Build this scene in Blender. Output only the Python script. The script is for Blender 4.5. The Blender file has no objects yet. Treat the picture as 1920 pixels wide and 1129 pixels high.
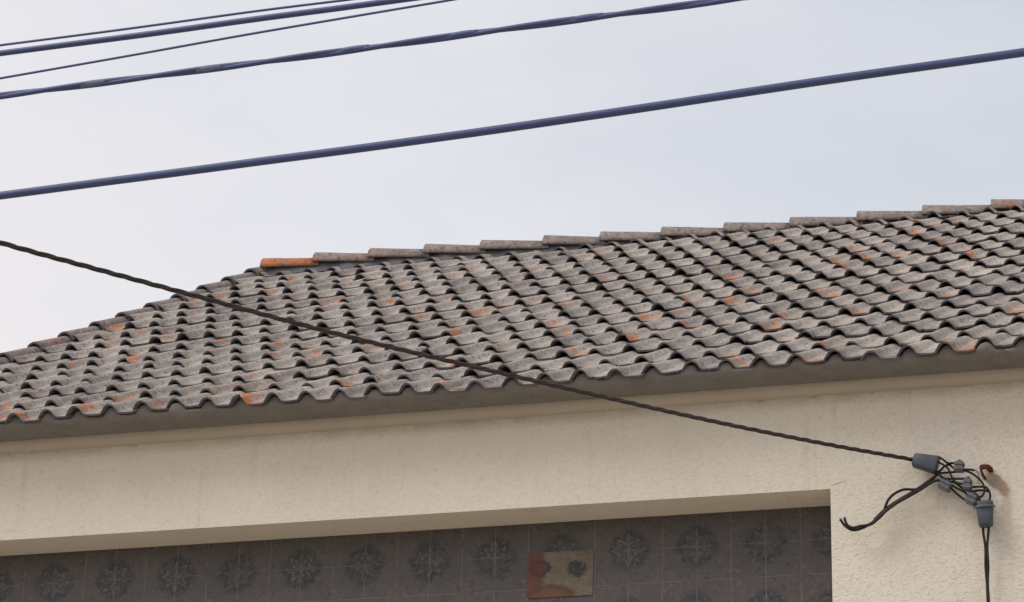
import bpy, bmesh, math, random
from mathutils import Vector, noise as mnoise

scn = bpy.context.scene
R = math.radians
random.seed(7)

# ------------------------------------------------------------------ camera
EZ = 7.370                       # height of the eave above the ground
W = 0.215                        # tile pitch along the eave
cam_d = bpy.data.cameras.new('camera')
cam = bpy.data.objects.new('camera', cam_d)
scn.collection.objects.link(cam)
FOC = 5053.14                    # focal length in pixels of a 1920 wide picture
cam_d.sensor_fit = 'HORIZONTAL'
cam_d.sensor_width = 36.0
cam_d.lens = 36.0 * FOC / 1920.0
cam_d.clip_start = 0.1
cam_d.clip_end = 3000.0
CAM = Vector((7.41322, -14.34724, 1.6))
CF = Vector((-0.25823356, 0.88601316, 0.38509233))
CR = Vector((0.96277276, 0.26898704, 0.02673172))
CU = Vector((0.07990018, -0.37765943, 0.92249082))
m = cam.matrix_world.copy()
for r_ in range(3):
    m[r_][0], m[r_][1], m[r_][2], m[r_][3] = CR[r_], CU[r_], -CF[r_], CAM[r_]
cam.matrix_world = m
scn.camera = cam

# ------------------------------------------------------------------ sky, sun, exposure
SUN_EL, SUN_AZ = 50.0, 232.0     # azimuth clockwise from +Y
world = bpy.data.worlds.new('World')
scn.world = world
world.use_nodes = True
wt = world.node_tree
wt.nodes.clear()
def wn(t, **k):
    n = wt.nodes.new(t)
    for a, b in k.items(): setattr(n, a, b)
    return n
wo = wn('ShaderNodeOutputWorld'); bg = wn('ShaderNodeBackground'); bg2 = wn('ShaderNodeBackground'); addw = wn('ShaderNodeAddShader')
sky = wn('ShaderNodeTexSky', sky_type='NISHITA', sun_disc=False)
sky.sun_elevation = R(SUN_EL); sky.sun_rotation = R(SUN_AZ)
sky.air_density = 1.0; sky.dust_density = 3.0
bg.inputs['Strength'].default_value = 0.022
wt.links.new(sky.outputs[0], bg.inputs['Color'])
# the cloud layer of an overcast day
tc = wn('ShaderNodeTexCoord')
dot = wn('ShaderNodeVectorMath', operation='DOT_PRODUCT'); dot.inputs[1].default_value = (0.905, 0.12, 0.42)
wt.links.new(tc.outputs['Generated'], dot.inputs[0])
ns = wn('ShaderNodeTexNoise'); ns.inputs['Scale'].default_value = 9.0; ns.inputs['Detail'].default_value = 5.0; ns.inputs['Roughness'].default_value = 0.5
mp = wn('ShaderNodeMapping'); mp.inputs['Scale'].default_value = (1.0, 1.0, 2.2); mp.inputs['Location'].default_value = (0.3, 0.1, 0.55)
wt.links.new(tc.outputs['Generated'], mp.inputs[0]); wt.links.new(mp.outputs[0], ns.inputs['Vector'])
ma = wn('ShaderNodeMath', operation='MULTIPLY_ADD'); ma.inputs[1].default_value = 0.42
wt.links.new(ns.outputs['Fac'], ma.inputs[0]); wt.links.new(dot.outputs['Value'], ma.inputs[2])
mr = wn('ShaderNodeMapRange'); mr.inputs['From Min'].default_value = -0.05; mr.inputs['From Max'].default_value = 0.48
wt.links.new(ma.outputs[0], mr.inputs['Value'])
cr = wn('ShaderNodeValToRGB')
cr.color_ramp.elements[0].position = 0.0; cr.color_ramp.elements[0].color = (0.855, 0.80, 0.79, 1)
cr.color_ramp.elements[1].position = 1.0; cr.color_ramp.elements[1].color = (0.618, 0.642, 0.690, 1)
e_ = cr.color_ramp.elements.new(0.45); e_.color = (0.768, 0.760, 0.783, 1)
wt.links.new(mr.outputs[0], cr.inputs['Fac'])
wt.links.new(cr.outputs['Color'], bg2.inputs['Color'])
bg2.inputs['Strength'].default_value = 0.98
wt.links.new(bg.outputs[0], addw.inputs[0]); wt.links.new(bg2.outputs[0], addw.inputs[1])
wt.links.new(addw.outputs[0], wo.inputs['Surface'])

sd = bpy.data.lights.new('sun', 'SUN'); sd.energy = 1.9; sd.angle = R(30); sd.color = (1.0, 0.955, 0.89)
so = bpy.data.objects.new('sun', sd); scn.collection.objects.link(so)
sdir = Vector((math.sin(R(SUN_AZ)) * math.cos(R(SUN_EL)), math.cos(R(SUN_AZ)) * math.cos(R(SUN_EL)), math.sin(R(SUN_EL))))
so.rotation_euler = sdir.to_track_quat('Z', 'Y').to_euler()
so.location = (0, -10, 30)

scn.view_settings.view_transform = 'Standard'
scn.view_settings.look = 'None'
scn.view_settings.exposure = 0.0
scn.view_settings.gamma = 1.0
scn.view_settings.use_curve_mapping = False

# ------------------------------------------------------------------ helpers
col = scn.collection
def ray(px, py): return CF + CR * ((px - 960) / FOC) - CU * ((py - 564.5) / FOC)
def at(px, py, Y):
    d = ray(px, py); return CAM + d * ((Y - CAM.y) / d.y)
def at_plan(px, py, A, B):       # on the vertical plane through the plan points A and B
    nx, ny = -(B.y - A.y), B.x - A.x
    d = ray(px, py)
    t = (nx * (A.x - CAM.x) + ny * (A.y - CAM.y)) / (nx * d.x + ny * d.y)
    return CAM + d * t
def obj(name, bm, m, parent=None, smooth=False):
    me = bpy.data.meshes.new(name)
    bm.normal_update()
    if smooth:
        for f in bm.faces: f.smooth = True
    bm.to_mesh(me); bm.free()
    me.materials.append(m)
    o = bpy.data.objects.new(name, me); col.objects.link(o)
    if parent:
        o.parent = parent
        o.matrix_parent_inverse = world_of(parent).inverted()
    return o
def world_of(o):
    from mathutils import Matrix
    mm = Matrix.Translation(o.location)
    p = o.parent
    return mm if p is None else (world_of(p) @ o.matrix_parent_inverse @ mm)
def thing(name, label, cat, loc, group=None):
    o = bpy.data.objects.new(name, None); col.objects.link(o); o.location = loc
    o.empty_display_size = 0.2
    tag(o, label, cat, group); return o
def tag(o, label, cat, group=None):
    o['label'] = label; o['category'] = cat
    if group: o['group'] = group
def box(bm, x0, x1, y0, y1, z0, z1):
    v = [bm.verts.new((x, y, z)) for z in (z0, z1) for y in (y0, y1) for x in (x0, x1)]
    for q in ((0, 2, 3, 1), (4, 5, 7, 6), (0, 1, 5, 4), (2, 6, 7, 3), (0, 4, 6, 2), (1, 3, 7, 5)):
        bm.faces.new([v[i] for i in q])
def prism(bm, prof, x0, x1):     # prof: list of (y, z) extruded along x
    a = [bm.verts.new((x0, y, z)) for y, z in prof]; b = [bm.verts.new((x1, y, z)) for y, z in prof]
    n = len(prof)
    for i in range(n): bm.faces.new((a[i], a[(i + 1) % n], b[(i + 1) % n], b[i]))
    bm.faces.new(a[::-1]); bm.faces.new(b)
    bmesh.ops.recalc_face_normals(bm, faces=bm.faces)
def spline(pts, n):
    pts = [Vector(p) for p in pts]
    P = [pts[0] * 2 - pts[1]] + pts + [pts[-1] * 2 - pts[-2]]
    out = []
    for i in range(1, len(P) - 2):
        a, b, c, d = P[i - 1], P[i], P[i + 1], P[i + 2]
        for k in range(n):
            t = k / n
            out.append(0.5 * ((2 * b) + (c - a) * t + (2 * a - 5 * b + 4 * c - d) * t * t + (3 * b - a - 3 * c + d) * t ** 3))
    out.append(pts[-1]); return out
def tube(bm, pts, rad, seg=8):
    rad = rad if callable(rad) else (lambda t, r0=rad: r0)
    rings = []; up = Vector((0, 0.3, 1)).normalized(); n = len(pts)
    for i, p in enumerate(pts):
        t = (pts[min(i + 1, n - 1)] - pts[max(i - 1, 0)]).normalized()
        s = t.cross(up)
        if s.length < 0.05: s = t.cross(Vector((0, 1, 0)))
        s.normalize(); u = s.cross(t).normalized(); up = u
        rr = rad(i / max(1, n - 1))
        rings.append([bm.verts.new(p + (s * math.cos(a) + u * math.sin(a)) * rr) for a in (2 * math.pi * k / seg for k in range(seg))])
    for a, b in zip(rings, rings[1:]):
        for k in range(seg): bm.faces.new((a[k], a[(k + 1) % seg], b[(k + 1) % seg], b[k]))
    bm.faces.new(rings[0][::-1]); bm.faces.new(rings[-1])
def resample(pts, step):
    out = [pts[0]]; acc = 0.0
    for a, b in zip(pts, pts[1:]):
        L = (b - a).length; d = step - acc
        while d <= L:
            out.append(a.lerp(b, d / L)); d += step
        acc = (acc + L) % step
    out.append(pts[-1]); return out
def strands(pts, n, off, pitch, rad, phase=0.0, seg=7, parent=None, mat=None, name='strand', fade=0.0):
    """n strands twisted round a centre line, each a mesh of its own"""
    for k in range(n):
        bm = bmesh.new(); out = []; s = 0.0; up = Vector((0, 0.3, 1))
        for i, p in enumerate(pts):
            if i: s += (p - pts[i - 1]).length
            t = (pts[min(i + 1, len(pts) - 1)] - pts[max(i - 1, 0)]).normalized()
            a = t.cross(up).normalized(); b = a.cross(t)
            ang = 2 * math.pi * (s / pitch + k / n) + phase
            out.append(p + (a * math.cos(ang) + b * math.sin(ang)) * off)
        tube(bm, out, rad, seg); obj(name, bm, mat, parent, True)

# ---- node helper: sockets with arithmetic
class NT:
    def __init__(s, name):
        s.m = bpy.data.materials.new(name); s.m.use_nodes = True; s.t = s.m.node_tree; s.t.nodes.clear()
        s.out = s.t.nodes.new('ShaderNodeOutputMaterial'); s.b = s.t.nodes.new('ShaderNodeBsdfPrincipled')
        s.t.links.new(s.b.outputs[0], s.out.inputs['Surface'])
        s.b.inputs['Roughness'].default_value = 0.85; s.b.inputs['Specular IOR Level'].default_value = 0.3
    def link(s, x, sock):
        if isinstance(x, S): s.t.links.new(x.s, sock)
        else: sock.default_value = x
    def math(s, op, a, b=0.0, c=None):
        n = s.t.nodes.new('ShaderNodeMath'); n.operation = op; s.link(a, n.inputs[0]); s.link(b, n.inputs[1])
        if c is not None: s.link(c, n.inputs[2])
        return S(s, n.outputs[0])
    def coord(s):
        n = s.t.nodes.new('ShaderNodeTexCoord'); return S(s, n.outputs['Object'])
    def xyz(s, v):
        n = s.t.nodes.new('ShaderNodeSeparateXYZ'); s.t.links.new(v.s, n.inputs[0]); return [S(s, o) for o in n.outputs]
    def vec(s, x, y, z):
        n = s.t.nodes.new('ShaderNodeCombineXYZ')
        for a, i in zip((x, y, z), n.inputs): s.link(a, i)
        return S(s, n.outputs[0])
    def scale(s, v, sc):
        n = s.t.nodes.new('ShaderNodeVectorMath'); n.operation = 'MULTIPLY'; s.t.links.new(v.s, n.inputs[0]); n.inputs[1].default_value = sc; return S(s, n.outputs[0])
    def noise(s, v, sc, det=3.0, ro=0.55, dist=0.0):
        n = s.t.nodes.new('ShaderNodeTexNoise'); s.t.links.new(v.s, n.inputs['Vector'])
        n.inputs['Scale'].default_value = sc; n.inputs['Detail'].default_value = det; n.inputs['Roughness'].default_value = ro; n.inputs['Distortion'].default_value = dist
        return S(s, n.outputs['Fac'])
    def voro(s, v, sc, feat='F1'):
        n = s.t.nodes.new('ShaderNodeTexVoronoi'); n.feature = feat; s.t.links.new(v.s, n.inputs['Vector']); n.inputs['Scale'].default_value = sc
        return S(s, n.outputs['Distance'])
    def step(s, x, lo, hi):      # smooth ramp 0..1
        n = s.t.nodes.new('ShaderNodeMapRange'); n.interpolation_type = 'SMOOTHSTEP'; s.link(x, n.inputs['Value'])
        n.inputs['From Min'].default_value = lo; n.inputs['From Max'].default_value = hi; return S(s, n.outputs[0])
    def mix(s, f, a, b):
        n = s.t.nodes.new('ShaderNodeMix'); n.data_type = 'RGBA'; s.link(f, n.inputs[0])
        for x, i in ((a, 6), (b, 7)):
            if isinstance(x, S): s.t.links.new(x.s, n.inputs[i])
            else: n.inputs[i].default_value = (*x, 1)
        return S(s, n.outputs[2])
    def attr(s, name):
        n = s.t.nodes.new('ShaderNodeAttribute'); n.attribute_name = name
        q = s.t.nodes.new('ShaderNodeSeparateColor'); s.t.links.new(n.outputs['Color'], q.inputs[0]); return [S(s, o) for o in q.outputs]
    def color(s, c):
        if isinstance(c, S): s.t.links.new(c.s, s.b.inputs['Base Color'])
        else: s.b.inputs['Base Color'].default_value = (*c, 1)
    def bump(s, h, strength, dist):
        n = s.t.nodes.new('ShaderNodeBump'); n.inputs['Strength'].default_value = strength; n.inputs['Distance'].default_value = dist
        s.t.links.new(h.s, n.inputs['Height']); s.t.links.new(n.outputs[0], s.b.inputs['Normal'])
    def rough(s, r): s.link(r, s.b.inputs['Roughness'])
class S:
    def __init__(s, n, sock): s.n, s.s = n, sock
    def __add__(s, o): return s.n.math('ADD', s, o)
    __radd__ = __add__
    def __sub__(s, o): return s.n.math('SUBTRACT', s, o)
    def __rsub__(s, o): return s.n.math('SUBTRACT', o, s)
    def __mul__(s, o): return s.n.math('MULTIPLY', s, o)
    __rmul__ = __mul__
    def __truediv__(s, o): return s.n.math('DIVIDE', s, o)
    def max(s, o): return s.n.math('MAXIMUM', s, o)
    def min(s, o): return s.n.math('MINIMUM', s, o)
    def abs(s): return s.n.math('ABSOLUTE', s)
    def clamp(s): return s.n.math('MINIMUM', s.n.math('MAXIMUM', s, 0.0), 1.0)

# ------------------------------------------------------------------ materials
def mat_tile():
    n = NT('weathered_clay'); c = n.coord(); rnd, v, orr = n.attr('tile')
    big = n.noise(c, 1.3, 3); mid = n.noise(c, 9, 4, 0.6); fine = n.noise(c, 70, 4, 0.7)
    f = (rnd * 0.45 + mid * 0.9 + big * 0.6 - 0.52).clamp()
    base = n.mix(f, (0.225, 0.198, 0.190), (0.56, 0.49, 0.425))
    lich = n.step(n.noise(c, 26, 3, 0.6), 0.54, 0.66)
    base = n.mix(lich * 0.55, base, (0.50, 0.45, 0.38))
    spots = n.step(n.noise(c, 42, 4, 0.7), 0.55, 0.64)
    base = n.mix(spots * 0.75, base, (0.060, 0.055, 0.055))
    base = n.mix(n.step(fine, 0.55, 0.68) * 0.6, base, (0.07, 0.065, 0.06))
    # bare fired clay where the crust has come off, mostly near the lower ends
    patch = n.noise(c, 11, 3, 0.6)
    om = n.step(patch + orr * 0.30 - v * 0.22, 0.79, 0.83) * n.step(n.noise(c, 34, 3), 0.30, 0.50)
    clay = n.mix(n.noise(c, 30, 3), (0.48, 0.095, 0.028), (0.66, 0.26, 0.085))
    base = n.mix(om * 0.9, base, clay)
    yl = n.step(n.noise(n.scale(c, (1, 1, 1.02)), 14, 2) + orr * 0.12, 0.745, 0.80)
    base = n.mix(yl * 0.7, base, (0.42, 0.24, 0.07))
    n.color(base); n.rough(0.95); n.b.inputs['Specular IOR Level'].default_value = 0.15
    n.bump(mid * 0.5 + fine * 0.8, 0.9, 0.010)
    return n.m
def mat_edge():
    n = NT('dark_tile_edge'); c = n.coord()  # darker grey given to the edges and undersides of the tiles
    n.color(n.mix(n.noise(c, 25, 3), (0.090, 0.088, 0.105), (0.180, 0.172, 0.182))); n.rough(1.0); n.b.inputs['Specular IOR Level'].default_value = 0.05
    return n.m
def mat_ridge():
    n = NT('ridge_clay'); c = n.coord(); rnd, v, orr = n.attr('tile')
    mid = n.noise(c, 9, 4, 0.6); fine = n.noise(c, 60, 4, 0.7)
    base = n.mix(mid, (0.135, 0.115, 0.112), (0.36, 0.295, 0.268))
    clay = n.mix(n.noise(c, 22, 3), (0.36, 0.10, 0.045), (0.50, 0.20, 0.09))
    z = n.step(n.noise(c, 7, 4, 0.65) + orr, 0.72, 0.98)
    base = n.mix(z, base, clay)
    base = n.mix(n.step(n.noise(c, 30, 4, 0.7), 0.50, 0.62) * 0.7, base, (0.09, 0.082, 0.08))
    base = n.mix(n.step(n.noise(c, 19, 4, 0.65), 0.56, 0.68) * 0.5, base, (0.40, 0.36, 0.32))
    n.color(base); n.rough(0.95); n.b.inputs['Specular IOR Level'].default_value = 0.15
    n.bump(mid * 0.5 + fine * 0.5, 0.5, 0.006); return n.m
def mat_wall(zjoint):
    n = NT('cream_render'); c = n.coord(); x, y, z = n.xyz(c)
    big = n.noise(c, 0.8, 4, 0.55); mid = n.noise(c, 4.0, 4, 0.6); fine = n.noise(c, 90, 3, 0.6)
    base = n.mix((big * 0.6 + mid * 0.5 - 0.05).clamp(), (0.71, 0.636, 0.533), (0.81, 0.736, 0.625))
    base = n.mix(n.step(fine, 0.57, 0.72) * 0.40, base, (0.42, 0.35, 0.28))
    base = n.mix(n.step(n.noise(c, 28, 4, 0.7), 0.50, 0.72) * 0.22, base, (0.46, 0.39, 0.31))
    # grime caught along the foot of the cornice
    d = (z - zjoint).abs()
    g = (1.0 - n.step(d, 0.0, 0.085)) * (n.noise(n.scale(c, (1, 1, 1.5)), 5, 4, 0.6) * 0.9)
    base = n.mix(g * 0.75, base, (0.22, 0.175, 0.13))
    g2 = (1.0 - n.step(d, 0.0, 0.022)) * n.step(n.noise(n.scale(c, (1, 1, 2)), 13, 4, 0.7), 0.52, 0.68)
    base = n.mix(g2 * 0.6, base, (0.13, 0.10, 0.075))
    # faint rain streaks and a hairline crack at the corner of the recess
    st = n.step(n.noise(n.scale(c, (1, 1, 0.05)), 9, 3, 0.6), 0.54, 0.72) * n.step(n.noise(c, 1.6, 2), 0.42, 0.62)
    base = n.mix(st * 0.20, base, (0.36, 0.31, 0.24))
    ck = (z - RZ1 - 0.012 - (x - RX1) * 0.35 + (mid - 0.5) * 0.06).abs()
    crk = (1.0 - n.step(ck, 0.0015, 0.006)) * n.step(x, RX1 + 0.005, RX1 + 0.02) * (1.0 - n.step(x, RX1 + 0.06, RX1 + 0.12))
    base = n.mix(crk * 0.6, base, (0.20, 0.16, 0.12))
    # rust run below the iron hook
    h = HOOK
    dx = x - (h.x + 0.075); dz = z - (h.z - 0.075)
    wob = n.noise(c, 16, 4, 0.65)
    rr = n.math('SQRT', (dx + dz * 0.55) * (dx + dz * 0.55) * 2.2 + dz * dz * 0.75)
    rust = 1.0 - n.step(rr + (wob - 0.5) * 0.11, 0.045, 0.085)
    base = n.mix(rust * 0.75, base, (0.27, 0.15, 0.095))
    run = (1.0 - n.step(((x - (h.x + 0.13)) + (wob - 0.5) * 0.05).abs(), 0.012, 0.045)) * n.step(z, h.z - 0.42, h.z - 0.15) * (1.0 - n.step(z, h.z - 0.13, h.z - 0.05))
    base = n.mix(run * 0.40, base, (0.36, 0.25, 0.14))
    n.color(base); n.rough(0.9); n.b.inputs['Specular IOR Level'].default_value = 0.2
    # thrown render: lumpy strokes, coarser towards the lower right of the front
    w = n.noise(n.scale(c, (1.0, 1.0, 1.8)), 34, 4, 0.6, 0.6)
    lumps = n.step(w, 0.50, 0.74) * (0.28 + n.step(x + (z - zjoint) * -1.0, 4.0, 7.5) * 0.45)
    n.bump(fine * 0.6 + lumps * 1.0 + mid * 0.3, 0.6, 0.009)
    return n.m
def mat_plain(name, a, b, sc=8, ro=0.9, bump=0.0, spec=0.2, sc2=60):
    n = NT(name); c = n.coord(); q = n.noise(c, sc, 4, 0.6)
    f2 = n.noise(c, sc2, 3, 0.6)
    n.color(n.mix((q * 0.7 + f2 * 0.5 - 0.1).clamp(), a, b)); n.rough(ro); n.b.inputs['Specular IOR Level'].default_value = spec
    if bump: n.bump(q * 0.5 + f2 * 0.5, bump, 0.01)
    return n.m

HOOK = at(1842, 882, 0.35)
YW = 0.35                        # face of the front wall
RX0, RX1, RZ0 = -1.16, 5.077, EZ - 2.6     # recess
RZ1 = EZ - 0.7265
ZS = EZ - 0.085                  # underside of the eave slab
ZJ = EZ - 0.150                  # where the cornice meets the wall
M_tile, M_edge, M_ridge, M_wall = mat_tile(), mat_edge(), mat_ridge(), mat_wall(ZJ)
M_soffit = mat_plain('eave_concrete', (0.125, 0.115, 0.112), (0.31, 0.283, 0.262), 9, 0.95, 0.8)
M_mortar = mat_plain('dark_mortar', (0.09, 0.09, 0.10), (0.18, 0.175, 0.18), 12, 1.0, 0.4, 0.05)
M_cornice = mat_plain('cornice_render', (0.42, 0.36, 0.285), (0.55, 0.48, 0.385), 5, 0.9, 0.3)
M_black = mat_plain('black_insulation', (0.014, 0.010, 0.013), (0.030, 0.022, 0.026), 30, 0.6, 0, 0.18)
M_blue = mat_plain('blue_black_sheath', (0.048, 0.066, 0.165), (0.080, 0.102, 0.235), 14, 0.5, 0, 0.4)
M_brown = mat_plain('brown_black_sheath', (0.014, 0.010, 0.012), (0.040, 0.029, 0.028), 10, 0.6, 0, 0.2)
M_drop = mat_plain('weathered_sheath', (0.030, 0.023, 0.027), (0.085, 0.066, 0.060), 26, 0.65, 0, 0.2)
M_wrap = mat_plain('pale_binding', (0.10, 0.112, 0.18), (0.21, 0.22, 0.29), 18, 0.6)
M_slate = mat_plain('slate_plastic', (0.050, 0.058, 0.078), (0.085, 0.095, 0.120), 16, 0.5, 0.15, 0.35)
M_grey = mat_plain('grey_plastic', (0.085, 0.090, 0.105), (0.16, 0.165, 0.185), 30, 0.5, 0.15, 0.35)
M_rust = mat_plain('rusty_iron', (0.055, 0.016, 0.012), (0.15, 0.055, 0.03), 40, 0.9, 0.4)
M_metal = mat_plain('dull_metal', (0.32, 0.32, 0.32), (0.50, 0.50, 0.49), 40, 0.45)

# ------------------------------------------------------------------ ground
bm = bmesh.new(); bmesh.ops.create_grid(bm, x_segments=8, y_segments=8, size=600)
g = obj('ground', bm, mat_plain('dry_ground', (0.26, 0.22, 0.17), (0.38, 0.33, 0.26), 0.6, 0.95)); g['kind'] = 'structure'; g.location.z = -0.012
bm = bmesh.new(); box(bm, -300, 300, -11.5, -3.2, -0.008, 0.0)
g = obj('road', bm, mat_plain('worn_paving', (0.24, 0.21, 0.17), (0.36, 0.32, 0.26), 3, 0.95)); g['kind'] = 'structure'
for a, b in ((-3.2, 0.3), (-16.5, -11.5)):
    bm = bmesh.new(); box(bm, -300, 300, a, b, -0.006, 0.13)
    g = obj('pavement', bm, mat_plain('pavement_stone', (0.36, 0.32, 0.26), (0.48, 0.43, 0.36), 4, 0.95)); g['kind'] = 'structure'
cam.location.z = CAM.z

# ------------------------------------------------------------------ house
XL, XR, YB = -1.42, 11.2, 9.95   # ends and back of the walls
YR = 0.665                       # back of the recess
TH = 0.5616; L_ROOF = 5.99; EXPO = 0.3811
UP = Vector((0, math.cos(TH), math.sin(TH))); NRM = Vector((0, -math.sin(TH), math.cos(TH)))
RY, RZ = L_ROOF * math.cos(TH), EZ + L_ROOF * math.sin(TH)     # ridge
house = thing('house', 'cream rendered house with lichen-grey clay tile roof and dark tiled recess under the eaves', 'house', (0, YW, 0))

bm = bmesh.new()
def quad(a, b, c, d): bm.faces.new([bm.verts.new(p) for p in (a, b, c, d)])
zt = ZS
for x0, x1, z0, z1 in ((XL, RX0, 0, zt), (RX1, XR, 0, zt), (RX0, RX1, 0, RZ0), (RX0, RX1, RZ1, zt)):
    quad((x0, YW, z0), (x1, YW, z0), (x1, YW, z1), (x0, YW, z1))
quad((RX0, YW, RZ1), (RX1, YW, RZ1), (RX1, YR, RZ1), (RX0, YR, RZ1))         # underside of the lintel
quad((RX0, YW, RZ0), (RX0, YR, RZ0), (RX1, YR, RZ0), (RX1, YW, RZ0))         # sill
quad((RX0, YW, RZ0), (RX0, YW, RZ1), (RX0, YR, RZ1), (RX0, YR, RZ0))
quad((RX1, YW, RZ0), (RX1, YR, RZ0), (RX1, YR, RZ1), (RX1, YW, RZ1))
SK = 0.345 * W / EXPO / math.cos(TH)      # the side walls run back at a slight skew, like the verge
def sk(x, y): return x + SK * (y - YW)
for x in (XL, XR):
    bm.faces.new([bm.verts.new(p) for p in ((x, YW, 0), (sk(x, YB), YB, 0), (sk(x, YB), YB, zt), (sk(x, RY), RY, RZ - 0.22), (x, YW, zt + 0.06))])
quad((sk(XL, YB), YB, 0), (sk(XR, YB), YB, 0), (sk(XR, YB), YB, zt), (sk(XL, YB), YB, zt))
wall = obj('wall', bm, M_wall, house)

# eave slab and cornice
bm = bmesh.new(); prism(bm, [(0.085, EZ - 0.060), (0.29, ZS + 0.008), (0.30, EZ + 0.04), (0.070, EZ - 0.045)], XL - 0.14, XR + 0.1)
obj('eaves_slab', bm, M_soffit, house)
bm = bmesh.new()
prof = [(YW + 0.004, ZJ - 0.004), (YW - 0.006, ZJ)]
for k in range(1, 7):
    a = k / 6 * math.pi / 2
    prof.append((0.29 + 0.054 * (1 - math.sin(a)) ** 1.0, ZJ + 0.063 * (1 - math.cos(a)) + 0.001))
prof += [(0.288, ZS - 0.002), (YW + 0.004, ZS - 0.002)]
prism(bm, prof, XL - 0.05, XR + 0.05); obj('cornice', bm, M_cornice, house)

# roof structure
bm = bmesh.new()
O = Vector((0, 0, EZ)) - NRM * 0.082
def P(x, s, n): return O + Vector((x, 0, 0)) + UP * s + NRM * n
SH = 0.345 * W / EXPO            # the columns lean by this much along x per metre of slope
# (deck: a skewed slab on the front, its mirror image on the back)
def deck():
    xs0, xs1 = -7.35 * W, 11.4
    f = [P(xs0, 0.14, -0.045), P(xs1, 0.14, -0.045), P(xs1 + SH * L_ROOF, L_ROOF, -0.045), P(xs0 + SH * L_ROOF, L_ROOF, -0.045)]
    lo = [p - Vector((0, 0, 0.03)) for p in f]
    f = [bm.verts.new(p) for p in f]; lo = [bm.verts.new(p) for p in lo]
    bm.faces.new(f); bm.faces.new(lo[::-1])
    for i in range(4): bm.faces.new((f[i], lo[i], lo[(i + 1) % 4], f[(i + 1) % 4]))
    b = [bm.verts.new((p.x + 2 * SH * (L_ROOF - 0.14), 2 * RY - p.y, p.z)) for p in (P(xs0, 0.14, -0.045), P(xs1, 0.14, -0.045))]
    bm.faces.new((f[3], f[2], b[1], b[0]))
deck(); bmesh.ops.recalc_face_normals(bm, faces=bm.faces)
obj('roof_boarding', bm, M_mortar, house)
bm = bmesh.new()

def roll_h(u, v, k, first=False):             # height of the tile across its width (u) at v along its length
    H = ((0.056 if first else 0.045) * (1 - v) + 0.020 * v) * k; rw = (0.245 if first else 0.215) * (1 - v) + 0.19 * v
    d = abs(u - 0.28) / rw
    h = -0.002 * math.sin(min(max((u - 0.56) / 0.46, 0), 1) * math.pi)
    if d < 1: h += H * math.cos(d * math.pi / 2) ** 0.60
    return h
NU, LT, LIFT, TT = 16, EXPO + 0.065, 0.020, 0.0115
def make_tiles(bm, rows, i0, i1, flip=False, nu=NU, nv=4):
    lay = bm.loops.layers.float_color.new('tile')
    for j in range(rows):
        for i in range(i0, i1):
            rnd = random.random(); orr = random.random() ** 2.2
            if random.random() < 0.10: orr = 0.75 + 0.35 * random.random()
            k = random.uniform(0.90, 1.08); dx = random.gauss(0, 0.005); ds = random.gauss(0, 0.011); dn = random.gauss(0, 0.003)
            rot = random.gauss(0, 0.018); dl = random.gauss(0, 0.0035); tilt = random.gauss(0, 0.005)
            chip = (random.uniform(0.1, 0.9), random.uniform(0.04, 0.12), random.uniform(0.012, 0.04)) if random.random() < 0.16 else None
            if j and random.random() < 0.03: ds -= random.uniform(0.01, 0.04); rot += random.gauss(0, 0.03)
            s0 = j * EXPO + ds
            sag = 0.018 * mnoise.noise(Vector((i * 0.12, j * 0.22, 3.1)))
            lt = LT if j < rows - 1 else L_ROOF - 0.07 - s0
            top, bot = [], []
            for b in range(nv):
                v = b / (nv - 1); s = s0 + v * lt; rt, rb = [], []
                for a in range(nu + 1):
                    u = a / nu * 1.05 - 0.005
                    x = (i - 0.28 + u) * W + SH * s + dx + rot * (v - 0.3) * lt
                    nn = roll_h(u, v, k, j == 0) + LIFT * (1 - v) + dl * (1 - v) + dn + sag + tilt * (u - 0.5) + 0.003 * mnoise.noise(Vector((x * 14, s * 14, rnd * 9)))
                    e = 0.0035 * mnoise.noise(Vector((x * 40, s * 9, rnd * 30))) if b == 0 else 0
                    if chip and b == 0: e += chip[2] * max(0.0, 1 - abs(u - chip[0]) / chip[1])
                    for lst, q in ((rt, P(x, s + e, nn)), (rb, P(x, s + e, nn - TT))):
                        if flip: q = Vector((q.x + 2 * SH * (L_ROOF - s), 2 * RY - q.y, q.z))
                        lst.append(bm.verts.new(q))
                top.append(rt); bot.append(rb)
            def face(vs, v0, mi=0, sm=True):
                f = bm.faces.new(vs[::-1] if flip else vs); f.material_index = mi; f.smooth = sm
                for l in f.loops: l[lay] = (rnd, v0, orr, 1)
            for b in range(nv - 1):
                v0 = b / (nv - 1) + 0.1
                for a in range(nu):
                    face((top[b][a], top[b][a + 1], top[b + 1][a + 1], top[b + 1][a]), v0)
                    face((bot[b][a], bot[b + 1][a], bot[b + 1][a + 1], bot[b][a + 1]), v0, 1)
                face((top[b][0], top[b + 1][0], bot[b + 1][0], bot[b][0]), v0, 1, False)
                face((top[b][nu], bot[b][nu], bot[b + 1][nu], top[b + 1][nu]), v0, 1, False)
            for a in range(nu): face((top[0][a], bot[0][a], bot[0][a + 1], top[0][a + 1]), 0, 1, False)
N_ROWS = 16
make_tiles(bm, N_ROWS, -7, 50)
lay = bm.loops.layers.float_color['tile']
bm2 = bmesh.new(); make_tiles(bm2, N_ROWS, -7, 50, True, 8, 2)
me2 = bpy.data.meshes.new('tmp'); bm2.to_mesh(me2); bm2.free(); bm.from_mesh(me2); bpy.data.meshes.remove(me2)
me = bpy.data.meshes.new('roof'); bm.to_mesh(me); bm.free()
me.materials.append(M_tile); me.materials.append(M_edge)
roof = bpy.data.objects.new('roof', me); col.objects.link(roof); roof.parent = house; roof.matrix_parent_inverse = world_of(house).inverted()

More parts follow.
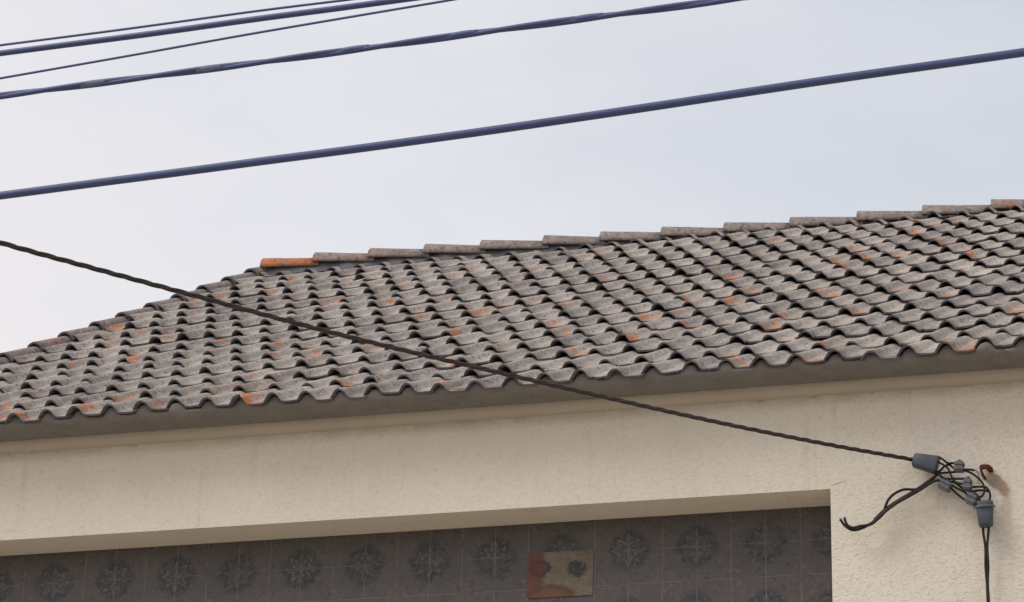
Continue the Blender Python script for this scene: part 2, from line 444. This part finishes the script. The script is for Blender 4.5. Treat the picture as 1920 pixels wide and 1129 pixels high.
# mortar packed into the open ends of the eave rolls
bm = bmesh.new(); n = 57 * 14
prev = None
for q in range(n + 1):
    u = q / 14.0; i = int(u) - 7; uu = u - int(u)
    x = (-7 - 0.28 + u) * W
    back = 0.030 + 0.016 * mnoise.noise(Vector((i * 3.7, 0, 0))) + 0.008 * mnoise.noise(Vector((x * 20, 1, 0)))
    hh = roll_h(uu, 0.1, 0.92, True) - 0.004 + 0.018 * mnoise.noise(Vector((i * 0.12, 0.0, 3.1)))
    def rough(y, z, k=0.004):
        return bm.verts.new((x, y + k * mnoise.noise(Vector((x * 9, y * 9, 1))) + 0.5 * k * mnoise.noise(Vector((x * 31, y * 30, 5))), z + k * mnoise.noise(Vector((x * 8, y * 10, 7))) + 0.5 * k * mnoise.noise(Vector((x * 27, y * 30, 9)))))
    ring = [rough(0.31, ZS - 0.004, 0.002), rough(0.24, ZS - 0.003), rough(0.17, ZS - 0.003), rough(0.12, ZS - 0.001), rough(0.090, ZS + 0.004), rough(0.072, EZ - 0.071), rough(0.060, EZ - 0.058),
            bm.verts.new(P(x + SH * back, back, max(hh, -0.02))), bm.verts.new(P(x + SH * (back + 0.15), back + 0.15, max(hh - 0.004, -0.02)))]
    if prev:
        for a in range(8): bm.faces.new((prev[a], ring[a], ring[a + 1], prev[a + 1]))
    prev = ring
obj('eaves_mortar', bm, M_soffit, house, True)

def cap(bm, a, b, r0, r1, lift, orr, seg=12, th=0.014, wide=1.0, nv=5):
    """a half-round capping tile from a (wide, lifted end) to b, open below"""
    lay = bm.loops.layers.float_color.new('tile')
    d = (b - a).normalized(); side = d.cross(Vector((0, 0, 1))).normalized(); upv = side.cross(d).normalized()
    rows = []
    ph = random.random() * 50
    for k in range(nv):
        t = k / (nv - 1); r = r0 + (r1 - r0) * t; c = a.lerp(b, t) + upv * lift * (1 - t)
        o_, i_ = [], []
        for q in range(seg + 1):
            an = math.pi * (q / seg) ; w = 0.003 * mnoise.noise(Vector((q * 0.7 + ph, t * 4, 0)))
            dirv = side * math.cos(an) * wide + upv * math.sin(an)
            o_.append(bm.verts.new(c + dirv * (r + w))); i_.append(bm.verts.new(c + dirv * (r - th)))
        rows.append((o_, i_))
    def face(vs, mi=0, sm=True, v0=0.5):
        f = bm.faces.new(vs); f.material_index = mi; f.smooth = sm
        for l in f.loops: l[lay] = (0.5, v0, orr, 1)
    for k in range(nv - 1):
        (o0, i0_), (o1, i1_) = rows[k], rows[k + 1]
        for q in range(seg):
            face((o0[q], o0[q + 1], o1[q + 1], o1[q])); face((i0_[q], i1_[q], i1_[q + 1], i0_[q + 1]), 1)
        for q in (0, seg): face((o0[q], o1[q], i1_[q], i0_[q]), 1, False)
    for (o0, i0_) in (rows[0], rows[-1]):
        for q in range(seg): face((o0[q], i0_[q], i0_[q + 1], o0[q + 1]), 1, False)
    bmesh.ops.recalc_face_normals(bm, faces=bm.faces)
def cap_obj(name, a, b, r0, r1, lift, orr, mat, wide=1.0):
    bm = bmesh.new(); cap(bm, a, b, r0, r1, lift, orr, wide=wide)
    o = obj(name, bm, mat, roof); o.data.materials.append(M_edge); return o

# ridge tiles, each laid a little differently
RCX = [(500, 487), (597, 476), (700, 468), (803, 460), (908, 453), (1025, 444), (1131, 437), (1245, 428), (1362, 420), (1485, 410), (1610, 399), (1732, 388), (1860, 377)]
pts = [at(px, py, RY) for px, py in RCX]
while pts[-1].x < 10.8: pts.append(pts[-1] + Vector((0.50, 0, -0.002)))
ro_or = [0.50, 0.24, 0.27, 0.10, 0.12, 0.16, 0.06, 0.06, 0.10, 0.08, 0.12, 0.10, 0.18] + [0.12] * 20
RR = 0.125
for k in range(len(pts) - 1):
    a, b = pts[k], pts[k + 1]
    L = b - a
    a2 = a + Vector((0, 0, -RR - 0.03)); b2 = b + Vector((0, 0, -RR - 0.035)) + Vector((0.05, 0, 0))
    o = cap_obj('ridge_tile', a2, b2, RR, RR - 0.018, 0.03, ro_or[k], M_ridge, 1.15)
    if k == 0: o['label'] = 'bright orange ridge tile at the left end of the ridge'
# bed of mortar under the ridge tiles
bm = bmesh.new(); prev = None
for q in range(220):
    x = pts[0].x + 0.03 + q * (pts[-1].x - pts[0].x) / 219
    qx = min(range(len(pts)), key=lambda k: abs(pts[k].x - x)); zz = pts[qx].z - 0.15
    ring = []
    for sgn in (-1, 1):
        wv = 0.125 + 0.03 * mnoise.noise(Vector((x * 7, sgn, 0)))
        ring += [(x, RY + sgn * wv, zz - 0.07 + 0.02 * mnoise.noise(Vector((x * 9, sgn, 4)))), (x, RY + sgn * wv * 0.8, zz + 0.035)]
    ring = [bm.verts.new(p) for p in (ring[0], ring[1], ring[3], ring[2])]
    if prev:
        for a in range(3): bm.faces.new((prev[a], ring[a], ring[a + 1], prev[a + 1]))
    prev = ring
obj('ridge_mortar', bm, M_mortar, roof, True)
# verge tiles down the left end of the slope
for j in range(N_ROWS):
    s = j * EXPO - 0.005; s1 = s + EXPO + 0.04
    x0 = -7.28 * W
    a = P(x0 + SH * s + random.gauss(0, 0.006), s, 0.012); b = P(x0 + SH * s1, s1, 0.0)
    cap_obj('verge_tile', a, b, 0.074, 0.062, 0.012, random.choice([0.05, 0.1, 0.15, 0.2, 0.28]), M_ridge)
bm = bmesh.new()                 # verge fillet of mortar
prev = None
for q in range(60):
    s = 0.03 + q / 59 * (L_ROOF - 0.05); x = -7.5 * W + SH * s + 0.012 * mnoise.noise(Vector((0, s * 5, 0)))
    ring = [bm.verts.new(P(x, s, 0.03)), bm.verts.new(P(x - 0.01, s, -0.09)), bm.verts.new(P(x + 0.2, s, -0.09))]
    if prev:
        for a in range(2): bm.faces.new((prev[a], prev[a + 1], ring[a + 1], ring[a]))
    prev = ring
obj('verge_mortar', bm, M_mortar, roof)

# ---- azulejo lining of the recess
TS = None
g1, g2 = at(1179, 1033, YR), at(1436, 1020, YR)
TS = (g2.x - g1.x) / 4.0
GX, GZ = at(1307, 1026, YR).x, at(1307, 1026, YR).z
def mat_azulejo():
    n = NT('azulejo'); c = n.coord(); x, y, z = n.xyz(c)
    U = (x - GX) / TS; V = (z - GZ) / TS
    nz = n.noise(c, 14, 4, 0.65); nz2 = n.noise(c, 45, 3, 0.6); nb = n.noise(c, 2.2, 3)
    gu = (n.math('PINGPONG', U, 0.5)); gv = (n.math('PINGPONG', V, 0.5))
    # centre of the four-tile motif at every second joint
    p = n.math('WRAP', U, 1.0, -1.0); q = n.math('WRAP', V, 1.0, -1.0)
    r = n.math('SQRT', p * p + q * q) * 1.28; an = n.math('ARCTAN2', q, p)
    rw = r + (nz - 0.5) * 0.42 + (nz2 - 0.5) * 0.16
    c4 = n.math('COSINE', an * 4.0); c8 = n.math('COSINE', an * 8.0)
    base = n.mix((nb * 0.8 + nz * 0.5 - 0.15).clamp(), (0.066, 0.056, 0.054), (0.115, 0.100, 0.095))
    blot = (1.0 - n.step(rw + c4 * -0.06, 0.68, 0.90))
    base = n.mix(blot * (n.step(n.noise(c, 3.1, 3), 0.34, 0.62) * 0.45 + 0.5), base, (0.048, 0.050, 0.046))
    ring = (1.0 - n.step((rw - 0.42 - c8 * 0.13).abs(), 0.02, 0.085)) * n.step(nz2, 0.40, 0.58)
    base = n.mix(ring * (n.step(nb, 0.35, 0.62) * 0.5 + 0.35), base, (0.150, 0.147, 0.135))
    dk = (1.0 - n.step((rw - 0.60 - c8 * 0.12).abs(), 0.03, 0.12)) * n.step(nz, 0.40, 0.58)
    base = n.mix(dk * 0.9, base, (0.028, 0.031, 0.031))
    star = (1.0 - n.step(rw - 0.10 - c4 * 0.07, 0.0, 0.08))
    base = n.mix(star * 0.45, base, (0.135, 0.130, 0.120))
    # corner scroll of the opposite corner
    p2 = 1.0 - p.abs(); q2 = 1.0 - q.abs(); r2 = n.math('SQRT', p2 * p2 + q2 * q2) + (nz - 0.5) * 0.2
    sc = (1.0 - n.step((r2 - 0.34 - c4 * 0.08).abs(), 0.02, 0.08)) * n.step(nz2, 0.42, 0.62)
    base = n.mix(sc * 0.6, base, (0.135, 0.120, 0.110))
    base = n.mix(n.step(nz2, 0.53, 0.68) * 0.45, base, (0.150, 0.130, 0.125))
    base = n.mix(n.step(n.noise(c, 33, 3, 0.6), 0.58, 0.70) * 0.5, base, (0.030, 0.028, 0.028))
    wn_ = (nz2 - 0.5) * 0.02
    gr = (1.0 - n.step(gu + wn_, 0.010, 0.026)).max((1.0 - n.step(gv + wn_, 0.010, 0.024)) * 0.9) * n.step(n.noise(c, 6, 3, 0.6), 0.32, 0.55)
    base = n.mix(gr * 0.55, base, (0.180, 0.165, 0.155))
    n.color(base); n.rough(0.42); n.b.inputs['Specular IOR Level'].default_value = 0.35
    n.bump((1.0 - n.step(gu.min(gv), 0.005, 0.03)) * -1.0 + nz2 * 0.15, 0.35, 0.004)
    return n.m
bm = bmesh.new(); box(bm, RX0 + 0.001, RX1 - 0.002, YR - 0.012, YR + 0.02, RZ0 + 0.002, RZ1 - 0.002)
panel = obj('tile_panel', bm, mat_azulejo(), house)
panel['label'] = 'dark patterned glazed tiles lining the recess'

# faded picture of painted tiles set among them
YP = YR - 0.020
bl, br, tr, tl = at(988, 1122, YP), at(1113, 1115, YP), at(1105, 1030, YP), at(985, 1038, YP)
PX0, PX1, PZ0, PZ1 = bl.x, br.x - 0.006, bl.z, tl.z
def mat_picture():
    n = NT('painted_tiles'); c = n.coord(); x, y, z = n.xyz(c)
    nz = n.noise(c, 18, 4, 0.65); nz2 = n.noise(c, 50, 3, 0.6)
    u = (x - PX0) / (PX1 - PX0) + (nz - 0.5) * 0.20 + (nz2 - 0.5) * 0.06; v = (z - PZ0) / (PZ1 - PZ0) + (nz - 0.5) * -0.22 + (nz2 - 0.5) * 0.08
    def disc(cx, cy, ax, ay, r0, r1):
        a = (u - cx) / ax; b = (v - cy) / ay
        return 1.0 - n.step(n.math('SQRT', a * a + b * b), r0, r1)
    base = n.mix(nz, (0.138, 0.108, 0.075), (0.212, 0.179, 0.129))
    base = n.mix(n.step(n.noise(c, 26, 3), 0.5, 0.66) * 0.5, base, (0.110, 0.092, 0.083))
    base = n.mix(1.0 - n.step(u, 0.20, 0.27), base, (0.138, 0.052, 0.039))
    base = n.mix(disc(0.20, 0.64, 0.17, 0.21, 0.70, 1.1), base, (0.046, 0.028, 0.028))
    base = n.mix(disc(0.18, 0.64, 0.16, 0.19, 0.55, 1.05), base, (0.115, 0.046, 0.043))
    base = n.mix(disc(0.36, 0.02, 0.38, 0.27, 0.75, 1.08), base, (0.097, 0.039, 0.025))
    base = n.mix(disc(0.36, 0.0, 0.36, 0.25, 0.6, 1.05), base, (0.156, 0.071, 0.039))
    base = n.mix(disc(0.76, 0.60, 0.19, 0.21, 0.55, 1.05) * n.step(nz2, 0.30, 0.48), base, (0.034, 0.037, 0.041))
    base = n.mix(disc(0.92, 0.88, 0.13, 0.22, 0.5, 1.05) * 0.6, base, (0.175, 0.115, 0.051))
    base = n.mix(n.step(nz2, 0.58, 0.72) * 0.35, base, (0.064, 0.051, 0.046))
    base = n.mix(n.step(n.noise(c, 38, 4, 0.7), 0.52, 0.66) * 0.5, base, (0.057, 0.049, 0.045))
    n.color(base); n.rough(0.5); return n.m
bm = bmesh.new(); box(bm, PX0, PX1, YP, YR - 0.010, PZ0, PZ1)
pic = obj('picture_panel', bm, mat_picture(), panel)
pic['label'] = 'faded orange and cream painted panel set among the dark tiles'

# ------------------------------------------------------------------ overhead cables
GRP = 'cables strung across the sky in front of the house'
def line_pts(px, Y, n=12):
    """world points of a cable in the vertical plane y = Y, carried on past both ends"""
    w = [at(x, y, Y) for x, y in px]
    a, b = w[0] - w[1], w[-1] - w[-2]
    return spline([w[0] + a * k for k in range(6, 0, -1)] + w + [w[-1] + b * k for k in range(1, 7)], n)
def one_cable(label, px, Y, rad, mat, wob=0.0):
    bm = bmesh.new(); pts = resample(line_pts(px, Y), 0.12)
    if wob: pts = [p + Vector((0, 0, wob * mnoise.noise(Vector((p.x * 1.7, Y, 0))))) for p in pts]
    tube(bm, pts, rad, 12); o = obj('overhead_cable', bm, mat, None, True)
    tag(o, label, 'cable', GRP); return o
one_cable('thick blue-black cable crossing the sky right above the roof, lowest of all', [(0, 367), (480, 304), (960, 239), (1440, 167), (1920, 98)], -6.0, 0.0158, M_blue, 0.002)
one_cable('thick dark blue cable in the top left corner between two thin wires', [(0, 100), (240, 69), (480, 36), (735, 2)], -6.2, 0.0118, M_blue, 0.002)
one_cable('thin dark wire topmost of all, just above the thick top left cable', [(0, 85), (240, 54), (480, 21), (650, 0)], -6.3, 0.0047, M_blue)
one_cable('thin dark wire slanting up below the thick cable in the top left corner', [(0, 147), (240, 105), (480, 62), (840, 1)], -5.6, 0.0050, M_blue)
# the lashed one: a cable wound slowly round its carrier, with pale bindings
t = thing('overhead_cable', 'wavy twisted dark blue cable with small bulges, second lowest across the sky', 'cable', at(700, 90, -6.4), GRP)
lp = resample(line_pts([(0, 180), (240, 149), (480, 118), (720, 86), (960, 53), (1340, 3)], -6.4), 0.05)
strands(lp, 2, 0.0044, 0.86, 0.0092, 0.9, 8, t, M_blue, 'cable_strand')
for bx, by in [(180, 154), (402, 126), (655, 93), (876, 61), (1098, 33)]:
    c = at(bx, by, -6.4); ip = min(range(len(lp)), key=lambda k: (lp[k] - c).length)
    bm = bmesh.new(); seg = [lp[ip + k] + Vector((0, 0, 0.0015)) for k in (-1, 0, 1)]
    fat = spline(seg, 5)
    tube(bm, fat, lambda q: 0.0110 + 0.0020 * math.sin(q * math.pi), 10); obj('binding', bm, M_wrap if bx < 500 else M_blue, t, True)

# ------------------------------------------------------------------ service drop and joint on the wall
YJ = YW - 0.085
def J(x, y, off=0.0, sc=6.273, ox=1680, oy=830): return at(ox + x / sc, oy + y / sc, YJ + off)
A = at(0, 455, -4.6); B = at(1712, 862, YJ)
sv = [at_plan(x, y, A, B) for x, y in [(0, 455), (175, 503), (345, 549), (640, 628), (950, 702), (1300, 782), (1540, 831), (1712, 862)]]
e_ = sv[0] - sv[1]; sv = [sv[0] + e_ * k + Vector((0, 0, 0.012 * k * k)) for k in range(5, 0, -1)] + sv + [J(330, 232)]
svp = resample(spline(sv, 16), 0.02)
drop = thing('service_cable', 'twisted dark service cable running down across the roof to the wall joint', 'cable', svp[len(svp) // 2])
strands(svp, 3, 0.0060, 0.30, 0.0068, 0.4, 7, drop, M_drop, 'cable_strand')

def J5(x, y, off=0.0): return J(x, y, off, 3.4316, 1540, 800)
def sleeve(name, a, b, wa, wb, dep, parent, mat, rims=True):
    """moulded cable boot: a flattened, rounded, tapering shell with a rim at the wide end"""
    bm = bmesh.new(); d = (b - a).normalized(); yv = Vector((0, 1, 0)); side = d.cross(yv).normalized(); dn = side.cross(d).normalized()
    prof = [(0, 0.62), (0.03, 0.90), (0.07, 1.0), (0.5, 1.0), (0.84, 1.0), (0.92, 1.0), (0.97, 0.97), (1.0, 0.88)]
    rings = []
    for tt, k in prof:
        w = (wa + (wb - wa) * tt) * k / 2; c = a.lerp(b, tt); ring = []
        for q in range(20):
            an = 2 * math.pi * q / 20
            cx, sx = math.cos(an), math.sin(an)
            e = 0.55
            ring.append(bm.verts.new(c + side * w * math.copysign(abs(cx) ** e, cx) + dn * dep * k / 2 * math.copysign(abs(sx) ** e, sx)))
        rings.append(ring)
    for r0, r1 in zip(rings, rings[1:]):
        for q in range(20): bm.faces.new((r0[q], r0[(q + 1) % 20], r1[(q + 1) % 20], r1[q]))
    bm.faces.new(rings[0][::-1]); bm.faces.new(rings[-1]); bmesh.ops.recalc_face_normals(bm, faces=bm.faces)
    return obj(name, bm, mat, parent, True)
sleeve('sleeve', J(200, 205), J(492, 268), 0.078, 0.108, 0.075, drop, M_slate)
lead = thing('wall_cable', 'dark two-wire cable hanging down the wall from the joint', 'cable', J5(1060, 700))
sleeve('sleeve', J(1058, 990), J(1040, 700), 0.078, 0.104, 0.075, lead, M_slate)
for px in ([(1040, 630), (1043, 690), (1056, 780), (1057, 900), (1066, 1010), (1071, 1129)], [(1078, 630), (1074, 690), (1068, 780), (1074, 900), (1071, 1010), (1078, 1129)]):
    w = [J5(x, y, 0.02) for x, y in px]; e = w[-1]
    w += [e + Vector((0.004, 0.03, -0.6)), Vector((e.x + 0.01, YW - 0.012, e.z - 1.6)), Vector((e.x + 0.01, YW - 0.012, 0.3))]
    bm = bmesh.new(); tube(bm, spline(w, 10), 0.0074, 8); obj('cable_strand', bm, M_brown, lead, True)
bm = bmesh.new(); tube(bm, [J(915, 768, -0.02), J(985, 745, -0.045), J(1110, 738, -0.045), J(1165, 752, -0.02)], 0.006, 6); obj('tie', bm, M_grey, lead, True)

joint = thing('cable_joint', 'tangle of short black wires and four grey connectors between two sleeves', 'cable joint', J(760, 430))
WIRES = [
    ([(455, 180), (500, 170), (560, 205), (610, 240), (700, 240)], 0.0),
    ([(480, 220), (560, 262), (615, 310), (655, 400), (700, 465), (790, 490)], -0.02),
    ([(470, 360), (530, 320), (575, 275), (625, 262), (670, 292), (700, 320)], 0.01),
    ([(470, 340), (560, 420), (690, 425), (820, 425)], -0.01),
    ([(460, 365), (530, 358), (640, 350), (700, 345), (760, 345)], 0.015),
    ([(780, 320), (880, 355), (970, 420), (1025, 490), (1040, 560), (1022, 615), (982, 655), (985, 720)], -0.02),
    ([(860, 525), (960, 520), (1045, 522), (1090, 560), (1107, 625), (1092, 720)], -0.005),
    ([(850, 590), (950, 565), (1050, 562), (1085, 580)], 0.02),
    ([(620, 480), (715, 535), (815, 590), (855, 650)], 0.0),
    ([(640, 530), (755, 635), (860, 705)], 0.012),
    ([(900, 610), (950, 615), (972, 650), (1000, 720)], -0.03),
    ([(810, 318), (870, 318), (925, 326)], 0.0),
    ([(520, 385), (600, 450), (690, 470), (790, 545)], 0.02),
]
for px, off in WIRES:
    bm = bmesh.new(); tube(bm, spline([J(x, y, off) for x, y in px], 8), 0.0064, 8); obj('wire', bm, M_black, joint, True)
def connector(x, y, w, h, ang):
    """insulation-piercing clamp: two jaws round the wires, a bolt head on top"""
    c = J(x, y, -0.012); bm = bmesh.new(); a = R(ang)
    ex = (CR * math.cos(a) + CU * math.sin(a)); ex.y = 0; ex.normalize(); ez = Vector((-ex.z, 0, ex.x)); ey = Vector((0, 1, 0))
    def bx(cx, cz, sx, sz, y0, y1):
        pts = [c + ex * (cx + i * sx / 2) + ez * (cz + k * sz / 2) + ey * yy for yy in (y0, y1) for k in (-1, 1) for i in (-1, 1)]
        v = [bm.verts.new(p) for p in pts]
        for q in ((0, 1, 3, 2), (4, 6, 7, 5), (0, 4, 5, 1), (2, 3, 7, 6), (0, 2, 6, 4), (1, 5, 7, 3)): bm.faces.new([v[i] for i in q])
    u = 1 / 6.273 * 0.0034
    w *= u; h *= u
    bx(0, -h * 0.24, w, h * 0.46, -0.032, 0.032); bx(0, h * 0.24, w * 0.94, h * 0.46, -0.030, 0.030)
    bx(0, 0, w * 0.70, h * 0.14, -0.026, 0.026)
    bmesh.ops.recalc_face_normals(bm, faces=bm.faces)
    bmesh.ops.bevel(bm, geom=bm.edges[:], offset=0.007, segments=2, affect='EDGES')
    o = obj('connector', bm, M_grey, joint)
    bm = bmesh.new(); tube(bm, [c + ez * h * 0.40, c + ez * h * 0.66], 0.011, 6); obj('bolt', bm, M_slate, o)
connector(745, 285, 110, 112, -6); connector(842, 495, 92, 130, -10); connector(578, 505, 140, 100, -32); connector(892, 665, 118, 120, -28)

tail = thing('wire_tail', 'loose bundle of black wires curling down left from the joint', 'wire', J5(500, 480))
for px, off in (([(755, 300), (700, 345), (640, 390), (570, 432), (500, 478), (430, 525), (385, 565), (330, 615), (270, 650), (205, 666), (155, 640), (122, 598)], 0.0),
                ([(800, 365), (750, 345), (700, 365), (640, 405), (570, 445), (490, 490), (420, 540), (365, 592), (320, 628), (250, 640), (200, 650), (165, 630), (148, 588)], -0.018),
                ([(735, 320), (670, 380), (610, 404), (530, 405), (470, 432), (432, 470), (412, 515), (398, 560), (345, 610), (300, 632)], 0.012),
                ([(745, 310), (660, 372), (590, 418), (510, 465), (440, 510), (390, 550), (340, 600)], 0.022)):
    bm = bmesh.new(); tube(bm, spline([J5(x, y, off) for x, y in px], 8), 0.0078, 8); obj('wire', bm, M_brown, tail, True)
for x, y, o_ in ((118, 590, 0.0), (150, 580, -0.018)):
    bm = bmesh.new(); tube(bm, [J5(x + 3, y + 12, o_), J5(x, y - 4, o_)], 0.0052, 7); obj('bare_end', bm, M_metal, tail, True)

hook = thing('wall_hook', 'rusty iron hook bracket sticking out of the stained wall', 'hook', HOOK)
def H(x, y, off): return at(1680 + x / 6.273, 830 + y / 6.273, YW + off)
bm = bmesh.new()
def bar(bm, pts, w, t):          # flat iron bar bent along the points
    rings = []
    for i, p in enumerate(pts):
        d = (pts[min(i + 1, len(pts) - 1)] - pts[max(i - 1, 0)]).normalized()
        n1 = Vector((0, 1, 0)); n1 = (n1 - d * n1.dot(d)).normalized() if abs(d.y) < 0.95 else Vector((0, 0, 1)); n2 = d.cross(n1)
        rings.append([bm.verts.new(p + n1 * a * w / 2 + n2 * b * t / 2) for a, b in ((-1, -1), (1, -1), (1, 1), (-1, 1))])
    for r0, r1 in zip(rings, rings[1:]):
        for q in range(4): bm.faces.new((r0[q], r0[(q + 1) % 4], r1[(q + 1) % 4], r1[q]))
    bm.faces.new(rings[0][::-1]); bm.faces.new(rings[-1]); bmesh.ops.recalc_face_normals(bm, faces=bm.faces)
bar(bm, [H(1130, 345, 0.02), H(1105, 310, -0.02), H(1075, 285, -0.05), H(1030, 285, -0.055), H(990, 295, -0.055)], 0.022, 0.024)
obj('bracket_bar', bm, M_rust, hook)
bm = bmesh.new(); bar(bm, [H(995, 285, -0.055), H(1005, 340, -0.05), H(1030, 400, -0.03), H(1060, 430, 0.01)], 0.018, 0.014); obj('bracket_leg', bm, M_rust, hook)
bm = bmesh.new(); tube(bm, spline([H(920, 320, -0.075), H(950, 335, -0.06), H(975, 370, -0.05), H(968, 420, -0.05), H(970, 480, -0.05)], 6), 0.006, 7); obj('eye_bolt', bm, M_metal, hook, True)
